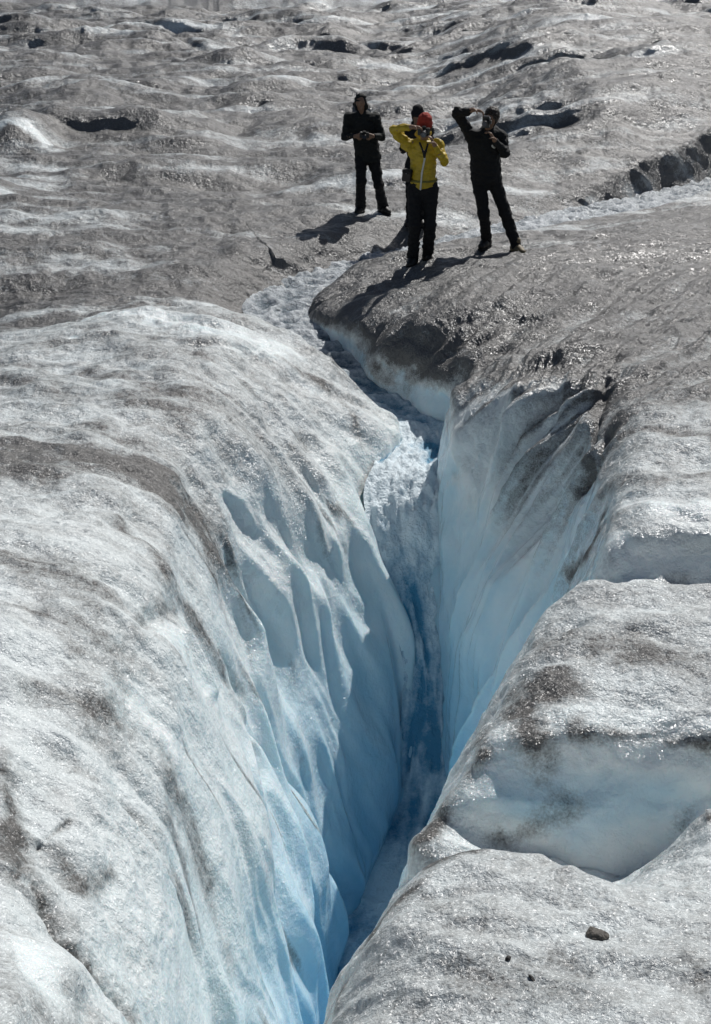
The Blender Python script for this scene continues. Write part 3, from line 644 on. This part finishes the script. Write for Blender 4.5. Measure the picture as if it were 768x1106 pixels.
def bend(a, b, out, L1, L2):                                      # middle joint of a two-bone limb, pushed towards 'out'
    a, b, out = sm(a), sm(b), sm(out); d = b-a; D = np.linalg.norm(d)
    if D > (L1+L2)*.999: return a+d*L1/(L1+L2)
    u = d/D; x = (L1*L1-L2*L2+D*D)/(2*D); h = math.sqrt(max(L1*L1-x*x, 0)); o = out-u*(out@u); o /= np.linalg.norm(o)
    return a+u*x+o*h
def hand(F, wrist, palm_dir, palm_n, s, curl, thumb_side):
    u = sm(palm_dir); u /= np.linalg.norm(u); n = sm(palm_n); n = n-u*(n@u); n /= np.linalg.norm(n); w = np.cross(u, n)*thumb_side
    w0 = sm(wrist)
    k0 = w0+u*.085*s
    F.cone(w0+u*.015*s, k0, .024*s, .026*s, .012, (n, 1.7)); F.cone(w0+u*.02*s+w*.018*s, k0+w*.026*s, .016*s, .016*s, .012); F.cone(w0+u*.02*s-w*.018*s, k0-w*.028*s, .016*s, .014*s, .012)
    for i, (off, ln) in enumerate(((.031, .072), (.0105, .080), (-.0105, .075), (-.031, .058))):
        p = k0+w*off*s; a = .35*curl
        for j, fr in enumerate((.45, .32, .23)):
            dr = u*math.cos(a)+n*math.sin(a); q = p+dr*ln*fr*s; F.cone(p, q, (.0098-.0007*j)*s, (.0092-.0009*j)*s, .003); p = q; a += .62*curl
    p = w0+u*.022*s+w*.026*s; dr = u*.55+w*.75+n*.35*curl; dr /= np.linalg.norm(dr); q = p+dr*.042*s; F.cone(p, q, .0135*s, .0115*s, .006)
    dr2 = dr+n*.6*curl-w*.45; dr2 /= np.linalg.norm(dr2); F.cone(q, q+dr2*.034*s, .011*s, .009*s, .004)
def tagp(o, label, cat, group=None):
    o['label'] = label; o['category'] = cat
    if group: o['group'] = group
    return o
def person(P):
    """P: world base, joints local to the base (x to the right of the picture, y away, z up), faces -y."""
    s = P['s']; J = {k: sm(v) for k, v in P['j'].items()}
    root = bpy.data.objects.new('person', None); SC.collection.objects.link(root); root.location = P['base']; root.empty_display_size = .2
    tagp(root, P['label'], 'person', P.get('group'))
    pel, chest, neck, head = J['pelvis'], J['chest'], J['neck'], J['head']
    f = J['face']/np.linalg.norm(J['face']); upv = head-neck; upv /= np.linalg.norm(upv); f = f-upv*(f@upv); f /= np.linalg.norm(f); side = np.cross(f, upv)
    sh = {k: J['sh'+k] for k in 'LR'}; hip = {k: pel+sm((.09 if k == 'R' else -.09, 0, -.05))*s for k in 'LR'}
    el = {k: J['el'+k] for k in 'LR'}; wr = {k: J['wr'+k] for k in 'LR'}; an = {k: J['an'+k] for k in 'LR'}
    kn = {k: bend(hip[k], an[k], J['kn'+k] if 'kn'+k in J else (0, -1, 0), .43*s, .42*s) for k in 'LR'}
    allp = np.array([pel, chest, neck, head+upv*.16*s, *sh.values(), *el.values(), *wr.values(), *an.values(), *[J['hd'+k]*.2+wr[k] for k in 'LR']])
    lo = allp.min(0)-.22; hi = allp.max(0)+.22; lo[2] = -.16
    # --- skin: one continuous body
    B = Field(lo, hi, .0075)
    B.chain([pel+sm((0, 0, -.04)), lerp(pel, chest, .5), chest, lerp(chest, neck, .6)], [.135*s, .115*s, .135*s, .09*s], .05, ((0, 1, 0), 1.35))
    B.cone(lerp(chest, neck, .75), head+upv*-.04*s, .058*s, .052*s, .03)
    for k in 'LR':
        B.cone(lerp(chest, neck, .55), sh[k], .075*s, .055*s, .05)
        B.chain([sh[k], el[k], wr[k]], [.052*s, .040*s, .027*s], .02)
        B.chain([hip[k], kn[k], an[k]], [.083*s, .057*s, .037*s], .03)
        B.cone(an[k]+sm((0, .03, -.05))*s, an[k]+J['toe'+k]*.15*s+sm((0, 0, -.055))*s, .034*s, .026*s, .02)
        hand(B, wr[k], J['hd'+k], J['pn'+k], s, P.get('curl', 1.0), 1 if k == P.get('tside', 'R') else -1)
    # head: cranium, jaw, brow, eye sockets, nose, lips, ears
    B.cone(head+upv*.045*s-f*.012*s, head+upv*.03*s+f*.008*s, .088*s, .084*s, .03, (side, 1.14))
    B.cone(head-upv*.03*s+f*.022*s, head-upv*.078*s+f*.048*s, .062*s, .040*s, .03, (side, 1.1))
    for e in (-1, 1):
        B.cone(head+f*.088*s+side*e*.031*s+upv*.008*s, head+f*.095*s+side*e*.036*s+upv*.008*s, .013*s, .012*s, .01, cut=True)
        B.cone(head+f*.074*s+side*e*.031*s+upv*.008*s, head+f*.073*s+side*e*.031*s+upv*.008*s, .012*s, .012*s, .003)
        B.cone(head-f*.010*s+side*e*.078*s+upv*.022*s, head+f*.000*s+side*e*.076*s-upv*.022*s, .014*s, .010*s, .008)
    B.cone(head+f*.080*s+upv*.012*s, head+f*.101*s-upv*.026*s, .010*s, .015*s, .012)
    B.cone(head+f*.080*s-upv*.052*s-side*.018*s, head+f*.080*s-upv*.052*s+side*.018*s, .009*s, .009*s, .008)
    link('body', B.mesh('body'), M['skin'], root)
    # --- trousers
    T = Field(lo, hi, .010)
    T.chain([pel+sm((0, 0, .08)), pel+sm((0, 0, -.06))], [.148*s, .150*s], .04, ((0, 1, 0), 1.25))
    fl = P.get('flare', .085)
    for k in 'LR':
        T.chain([hip[k], kn[k], an[k]+sm((0, 0, .0))], [.105*s, .078*s, fl*s], .035)
    T.folds(.011, 8, P['seed'])
    T.keep(lambda x, y, z: np.maximum(z-(pel[2]+.12*s), (np.minimum(an['L'][2], an['R'][2])*0+.045)-z))
    tr = link('trousers', T.mesh('trousers'), M[P['tmat']], root)
    # --- boots
    for k in 'LR':
        Bo = Field(an[k]-.3, an[k]+.3, .0075); a = an[k]; t = J['toe'+k]/np.linalg.norm(J['toe'+k]); so_ = sm((a[0], a[1], a[2]-.092*s))
        Bo.cone(a+sm((0, 0, .05))*s, a-t*.02*s-sm((0, 0, .05))*s, .056*s, .054*s, .03)
        Bo.chain([so_-t*.055*s+sm((0, 0, .048))*s, so_+t*.08*s+sm((0, 0, .048))*s, so_+t*.165*s+sm((0, 0, .036))*s], [.050*s, .052*s, .042*s], .03)
        Bo.keep(lambda x, y, z, a=a: np.maximum((a[2]-.095*s)-z, z-(a[2]+.10*s)))
        bo = link('boot', Bo.mesh('boot'), M[P['bmat'][k]], root)
        So = Field(an[k]-.3, an[k]+.3, .0075)
        So.chain([so_-t*.058*s+sm((0, 0, .01))*s, so_+t*.08*s+sm((0, 0, .01))*s, so_+t*.17*s+sm((0, 0, .01))*s], [.053*s, .056*s, .045*s], .03)
        So.keep(lambda x, y, z, a=a: np.maximum((a[2]-.107*s)-z, z-(a[2]-.082*s)))
        link('sole', So.mesh('sole'), M['rubber'], bo)
    # --- jacket
    K = Field(lo, hi, .0085); hem = P['hem']; low = sm((pel[0]*.75+chest[0]*.25*1+0, pel[1], hem-.02))
    low = lerp(pel, chest, (hem-pel[2])/(chest[2]-pel[2]))
    w = P.get('bulk', 1.0)
    K.chain([low, lerp(low, chest, .45), chest, lerp(chest, neck, .62)], [.186*s*w, .170*s*w, .178*s*w, .10*s], .05, ((0, 1, 0), 1.28))
    for k in 'LR':
        K.cone(lerp(chest, neck, .55), sh[k]-sm((0, 0, .012)), .095*s, .088*s*w**.3, .075)
        K.chain([sh[k], el[k], lerp(el[k], wr[k], .94)], [.083*s*w**.5, .066*s*w**.5, .050*s], .035)
    K.cone(lerp(chest, neck, .7), neck+upv*.03*s, .09*s, .075*s, .03)
    if P.get('hood'):                                             # hood drawn over the head, open at the face
        K.cone(head-f*.015*s-upv*.02*s, head-f*.02*s+upv*.06*s, .118*s, .100*s, .05); K.cone(head-f*.02*s+upv*.08*s, head-f*.03*s+upv*.135*s, .075*s, .03*s, .05)
        K.cone(head+f*.07*s-upv*.03*s, head+f*.17*s-upv*.02*s, .044*s, .05*s, .02, cut=True); K.cone(head+f*.06*s+upv*.02*s, head+f*.17*s+upv*.02*s, .040*s, .046*s, .02, cut=True)
    if P.get('collar'):                                           # hood lying on the shoulders
        K.cone(neck-f*.075*s+side*.05*s, neck-f*.075*s-side*.05*s, .062*s, .062*s, .04)
    K.folds(.016, 6.5, P['seed']+9); K.folds(.004, 17, P['seed']+3)
    wv = .012*math.sin(P['seed'])
    def cutj(x, y, z):
        c = hem+.012*np.sin(x*21+P['seed'])-z
        for k in 'LR':                                            # clean cuffs
            a = wr[k]-el[k]; a /= np.linalg.norm(a); q = lerp(el[k], wr[k], .93)
            near = np.sqrt((x-wr[k][0])**2+(y-wr[k][1])**2+(z-wr[k][2])**2) < .085
            c = np.where(near, np.maximum(c, (x-q[0])*a[0]+(y-q[1])*a[1]+(z-q[2])*a[2]), c)
        return c
    K.keep(cutj)
    jk = link('jacket', K.mesh('jacket'), M[P['jmat']], root)
    def strip(name, pts, r, mat, parent=jk, k=.012):
        a = np.array(pts); S = Field(a.min(0)-.06, a.max(0)+.06, .006); S.chain(a, [r]*len(a), k); link(name, S.mesh(name), M[mat], parent)
    fr = lambda t, dx=0.0, out=0.0: lerp(low, chest, t)+sm((dx, -(.176*s*w/1.28+.004+out), 0))
    if P.get('zip'): strip('zip', [fr(-.02, -.035), fr(.5, -.02), fr(.95, .012), fr(1.18, .02, -.02)], .011, 'zip')
    if P.get('belt'):
        S = Field(lo, hi, .008); q = lerp(low, chest, .22); S.cone(q-sm((0, 0, .012)), q+sm((0, 0, .012)), .186*s*w, .186*s*w, .02, ((0, 1, 0), 1.26)); S.keep(lambda x, y, z: np.abs(z-q[2])-.013); link('belt', S.mesh('belt'), M[P['belt']], jk)
    # --- hair and hats
    if P.get('hair'):
        H = Field(head-.25, head+.25, .0065)
        H.cone(head+upv*.05*s-f*.018*s, head+upv*.035*s-f*.005*s, .104*s, .100*s, .03, (side, 1.06)); H.cone(head-upv*.02*s-f*.035*s, head-upv*.09*s-f*.03*s, .088*s, .066*s, .04)
        H.cone(head+f*.075*s-upv*.02*s, head+f*.2*s-upv*.01*s, .074*s, .09*s, .02, cut=True); H.cone(head+f*.05*s-upv*.09*s, head+f*.2*s-upv*.09*s, .07*s, .09*s, .02, cut=True)
        H.folds(.008, 22, P['seed']+1); link('hair', H.mesh('hair'), M['hair'], root)
    if P.get('hat'):
        H = Field(head-.28, head+.28, .0065); b0 = head+upv*.065*s
        H.cone(b0-f*.005*s, b0+upv*.035*s-f*.012*s, .103*s, .092*s, .03, (side, 1.06))
        H.keep(lambda x, y, z: -((x-b0[0])*upv[0]+(y-b0[1])*upv[1]+(z-b0[2])*upv[2])-.02*s); H.folds(.005, 14, 4)
        ho = link('hat', H.mesh('hat'), M[P['hat']], root)
        Bm = Field(head-.28, head+.28, .0065)
        if P['hat'] == 'red_cloth': Bm.cone(b0+f*.06*s-upv*.012*s, b0+f*.115*s-upv*.022*s, .075*s, .055*s, .02, (upv, 8)); link('hat_brim', Bm.mesh('hat_brim'), M[P['hat']], ho)
        else: Bm.cone(b0-upv*.012*s, b0+upv*.006*s, .109*s, .107*s, .01, (side, 1.06)); Bm.keep(lambda x, y, z: np.abs((x-b0[0])*upv[0]+(y-b0[1])*upv[1]+(z-b0[2])*upv[2]+.003)-.022*s); link('hat_cuff', Bm.mesh('hat_cuff'), M[P['hat']], ho)
    return root, jk, strip
def camera_thing(loc, look, roll, label, lens_len=.07, s=1.0):
    bm = bmesh.new()
    def box(cx, cy, cz, x, y, z, bev=.006):
        r = bmesh.ops.create_cube(bm, size=1); v = r['verts']; bmesh.ops.scale(bm, vec=(x, y, z), verts=v); bmesh.ops.translate(bm, vec=(cx, cy, cz), verts=v)
        e = list({e for q in v for e in q.link_edges}); bmesh.ops.bevel(bm, geom=e, offset=bev, segments=2, affect='EDGES')
    def cyl(c, r1, r2, L, seg=20, axis='Y'):
        r = bmesh.ops.create_cone(bm, cap_ends=True, segments=seg, radius1=r1, radius2=r2, depth=L); v = r['verts']
        if axis == 'Y': bmesh.ops.rotate(bm, cent=(0, 0, 0), matrix=Matrix.Rotation(R(90), 3, 'X'), verts=v)
        bmesh.ops.translate(bm, vec=c, verts=v)
    def flush(name, mat, parent):
        nonlocal bm
        me = bpy.data.meshes.new(name); bm.to_mesh(me); bm.free(); bm = bmesh.new(); return link(name, me, mat, parent)
    root = bpy.data.objects.new('photo_camera', None); SC.collection.objects.link(root); root.empty_display_size = .05
    root.location = loc; root.scale = (s, s, s)
    q = sm(look); q /= np.linalg.norm(q)
    root.rotation_euler = (Vector(-q).to_track_quat('Y', 'Z').to_matrix() @ Matrix.Rotation(roll, 3, 'Y')).to_euler()
    tagp(root, label, 'camera')
    box(0, 0, 0, .142, .042, .084); box(0, -.004, .052, .05, .046, .03, .008); b = flush('camera_body', M['black_metal'], root)
    cyl((-.045, 0, .047), .011, .011, .012, 16, 'Z'); flush('shutter_dial', M['steel'], root)
    cyl((0, -.021-lens_len/2, 0), .031, .034, lens_len); cyl((0, -.021-lens_len*.35, 0), .036, .036, lens_len*.3); ln = flush('lens', M['black_metal'], root)
    cyl((0, -.0225-lens_len, 0), .028, .028, .004); flush('lens_glass', M['glass'], ln)
    return root
M = dict(skin=plain('skin', (.24, .14, .09), .55, .12, 30), dark_cloth=plain('dark_green_jacket_cloth', (.007, .009, .008), .85, .3, 25, .004), black_cloth=plain('black_trouser_cloth', (.007, .007, .008), .88, .3, 25, .004),
         navy_cloth=plain('navy_parka_cloth', (.006, .007, .008), .85, .3, 25, .004), yellow_cloth=plain('yellow_oilskin_cloth', (.46, .32, .012), .5, .16, 18, .004), red_cloth=plain('red_hat_cloth', (.34, .035, .02), .85, .2, 40, .003),
         dark_wool=plain('dark_wool', (.012, .012, .014), .95, .3, 60, .004), hair=plain('brown_hair', (.025, .016, .010), .6, .4, 60, .004), boot_dark=plain('dark_boot_leather', (.014, .011, .009), .55, .3, 20, .003),
         boot_tan=plain('tan_boot_leather', (.17, .13, .07), .6, .3, 20, .003), rubber=plain('boot_rubber', (.015, .015, .015), .8, .2, 30), zip=plain('pale_zip_tape', (.62, .62, .56), .5, .1, 40), strap=plain('black_strap_web', (.01, .01, .01), .8, .2, 40),
         black_metal=plain('black_camera_metal', (.013, .013, .014), .35, .2, 30), steel=plain('brushed_steel', (.55, .55, .56), .3, .1, 60, 0, 1.0), glass=plain('coated_lens_glass', (.03, .035, .05), .05, .1, 10), olive=plain('olive_belt_cloth', (.16, .14, .02), .6, .2, 30), orange=plain('orange_hood_cloth', (.42, .13, .03), .7, .2, 30))
def feet(base, L, Rr, s):                                         # ankles over the ice where each boot stands
    o = {}
    for k, (x, y) in (('L', L), ('R', Rr)):
        z = ground_z(base[0]+x, base[1]+y)-.012; o['an'+k] = (x, y, z-base[2]+.107*s)
    return o
def base_at(x, y, pts): return (x, y, min(ground_z(x+a, y+b) for a, b in pts))
# 1. hooded figure on the far bank
s = .93; b = base_at(.13, 19.72, ((-.06, -.05), (.25, .1)))
j = dict(pelvis=(.03, .02, .86), chest=(-.02, 0, 1.20), neck=(-.05, -.01, 1.40), head=(-.06, -.05, 1.505), face=(.05, -1, -.25), shL=(-.22, 0, 1.325), shR=(.14, .0, 1.325),
         elL=(-.275, -.05, 1.065), elR=(.22, -.05, 1.065), wrL=(-.13, -.26, 1.115), wrR=(.10, -.26, 1.115), hdL=(.75, -.25, .1), hdR=(-.75, -.25, .1), pnL=(.2, .9, .1), pnR=(-.2, .9, .1), toeL=(-.35, -1, 0), toeR=(.6, -1, 0))
j.update(feet(b, (-.06, -.05), (.25, .10), s))
person(dict(s=s, base=b, j=j, seed=3, label='person in a dark hooded jacket and flared trousers, standing leftmost on the far bank', jmat='dark_cloth', tmat='black_cloth', bmat=dict(L='boot_dark', R='boot_dark'), hem=.74, bulk=1.13, hood=True, flare=.092))
camera_thing((b[0]-.012, b[1]-.34, b[2]+1.145), (0, -1, -.35), 0, 'small black camera held at the chest of the hooded figure', .04, .9)
# 2. figure in the yellow jacket on the near bank
s = 1.0; b = base_at(.765, 16.9, ((-.07, -.05), (.12, .05)))
j = dict(pelvis=(.035, .01, .95), chest=(.03, 0, 1.30), neck=(.03, -.01, 1.50), head=(.035, -.07, 1.625), face=(.02, -1, -.12), shL=(-.15, 0, 1.425), shR=(.205, .0, 1.415),
         elL=(-.325, -.12, 1.615), elR=(.275, -.13, 1.255), wrL=(-.12, -.235, 1.665), wrR=(.145, -.24, 1.47), hdL=(.85, -.1, -.1), hdR=(-.45, -.05, .75), pnL=(.1, -.5, -.85), pnR=(-.8, -.1, -.3), toeL=(-.3, -1, 0), toeR=(.45, -1, 0))
j.update(feet(b, (-.07, -.05), (.115, .05), s))
yr, yj, strip = person(dict(s=s, base=b, j=j, seed=11, label='person in a yellow jacket and red hat raising a camera to the face', jmat='yellow_cloth', tmat='black_cloth', bmat=dict(L='boot_dark', R='boot_dark'), hem=.93, bulk=.93, zip=True, belt='olive', collar=True, flare=.078, hat='red_cloth', hair=True))
strip('camera_strap', [(.075, -.165, 1.46), (.05, -.185, 1.38), (.035, -.20, 1.32), (.02, -.19, 1.38), (-.02, -.155, 1.47)], .012, 'strap', yr)
camera_thing((b[0]+.02, b[1]-.235, b[2]+1.615), (-.06, -1, -.2), 0, 'black camera held up to the face of the figure in yellow', .08)
# camera case on the yellow jacket's hip
bag = bpy.data.objects.new('camera_case', None); SC.collection.objects.link(bag); bag.location = (b[0]-.155, b[1]-.05, b[2]+1.07); bag.rotation_euler = (0, R(6), R(-25)); tagp(bag, "black leather camera case hanging at the yellow jacket's hip", 'camera case')
def soft_box(name, x, y, z, c, mat, parent, h=.006):
    q = Field((-x/2-.03, -y/2-.03, -z/2-.03), (x/2+.03, y/2+.03, z/2+.03), h); g = np.meshgrid(*[q.lo[i]+h*np.arange(q.n[i]) for i in range(3)], indexing='ij')
    r = .014; e = [np.abs(g[i])-(x, y, z)[i]/2+r for i in range(3)]; q.d = (np.sqrt(sum(np.maximum(k, 0)**2 for k in e))+np.minimum(np.maximum.reduce(e), 0)-r).astype(np.float32)
    return link(name, q.mesh(name), M[mat], parent, c)
soft_box('case_body', .11, .075, .135, (0, 0, 0), 'boot_dark', bag); fp = soft_box('case_flap', .118, .083, .05, (0, 0, .052), 'strap', bag); soft_box('clasp', .02, .012, .022, (0, -.044, -.018), 'steel', fp)
# 3. figure in the dark parka, elbow raised
s = 1.0; b = base_at(1.80, 17.52, ((-.16, .1), (.2, -.08)))
j = dict(pelvis=(-.20, .02, .95), chest=(-.235, 0, 1.30), neck=(-.205, -.01, 1.49), head=(-.175, -.05, 1.625), face=(-.35, -1, -.12), shL=(-.40, 0, 1.42), shR=(-.04, .0, 1.405),
         elL=(-.585, -.06, 1.685), elR=(.01, -.14, 1.235), wrL=(-.40, -.20, 1.755), wrR=(-.145, -.27, 1.42), hdL=(.85, -.2, -.1), hdR=(-.5, -.05, .75), pnL=(.1, -.3, -.9), pnR=(-.8, -.1, -.3), toeL=(-.5, -1, 0), toeR=(.45, -1, 0), knR=(.1, -1, 0))
j.update(feet(b, (-.155, .10), (.20, -.08), s))
cr, cj, strip = person(dict(s=s, base=b, j=j, seed=23, label='person in a long dark parka photographing with one elbow raised high', jmat='navy_cloth', tmat='black_cloth', bmat=dict(L='boot_dark', R='boot_tan'), hem=.86, bulk=1.14, collar=True, flare=.075, hair=True))
strip('chest_badge', [(-.155, -.185, 1.33), (-.13, -.18, 1.31)], .014, 'zip', cj)
camera_thing((b[0]-.245, b[1]-.225, b[2]+1.62), (-.3, -1, -.12), R(90), 'black camera turned upright before the face of the parka figure', .07)
# 4. figure standing behind the yellow jacket
s = .90; b = base_at(.80, 19.45, ((-.05, 0), (.08, .03)))
j = dict(pelvis=(.03, .01, .86), chest=(.03, 0, 1.17), neck=(.03, -.01, 1.35), head=(.03, -.04, 1.465), face=(0, -1, -.25), shL=(-.13, 0, 1.285), shR=(.19, .0, 1.285),
         elL=(-.16, -.06, 1.03), elR=(.22, -.06, 1.03), wrL=(-.03, -.23, 1.12), wrR=(.10, -.23, 1.12), hdL=(.7, -.3, .2), hdR=(-.7, -.3, .2), pnL=(.2, .9, .1), pnR=(-.2, .9, .1), toeL=(-.25, -1, 0), toeR=(.3, -1, 0))
j.update(feet(b, (-.05, 0), (.09, .03), s))
person(dict(s=s, base=b, j=j, seed=31, label='person in a dark woollen hat, standing hidden behind the yellow jacket', jmat='navy_cloth', tmat='black_cloth', bmat=dict(L='boot_dark', R='boot_dark'), hem=.80, bulk=.9, collar=True, flare=.075, hair=True, hat='dark_wool'))
# ------------------------------------------------------------------ loose pieces lying on the ice
def rock(name, x, y, size, mat, label, cat, seed, group=None, sink=.3):
    bm = bmesh.new(); bmesh.ops.create_icosphere(bm, subdivisions=4, radius=1)
    co = np.array([v.co[:] for v in bm.verts]); n = co.copy()
    r = 1+.30*fbm(n[:, 0]*1.2+seed, n[:, 1]*1.2, n[:, 2]*1.2, 3)+.05*fbm(n[:, 0]*5+seed, n[:, 1]*5, n[:, 2]*5, 2)
    for k in range(7):                                            # broken faces
        d = np.random.RandomState(seed*10+k).normal(size=3); d /= np.linalg.norm(d); r = np.minimum(r, np.where(n@d > .2, .78/np.maximum(n@d, .2), 9))
    co = co*r[:, None]*np.array(size)
    for v, c in zip(bm.verts, co): v.co = c
    me = bpy.data.meshes.new(name); bm.to_mesh(me); bm.free(); me.polygons.foreach_set('use_smooth', np.ones(len(me.polygons), bool))
    o = link(name, me, mat, None, (x, y, ground_z(x, y)+size[2]*(1-2*sink)), (0.1, .08, seed*1.3)); tagp(o, label, cat, group); return o
STONE = plain('grey_brown_stone', (.095, .085, .072), .7, .6, 45, .01); BLACK = plain('black_shale', (.022, .020, .018), .6, .4, 60, .006)
rock('stone', .82, 3.77, (.042, .034, .022), STONE, 'brown-grey stone lying alone on the nearest ice hump at lower right', 'stone', 2)
rock('stone', .50, 3.59, (.013, .009, .007), BLACK, 'dark pebble on the nearest ice hump, left of the bigger stone', 'pebble', 3)
rock('stone', .565, 3.485, (.018, .007, .007), BLACK, 'thin dark flake of stone lowest on the nearest ice hump', 'pebble', 4)
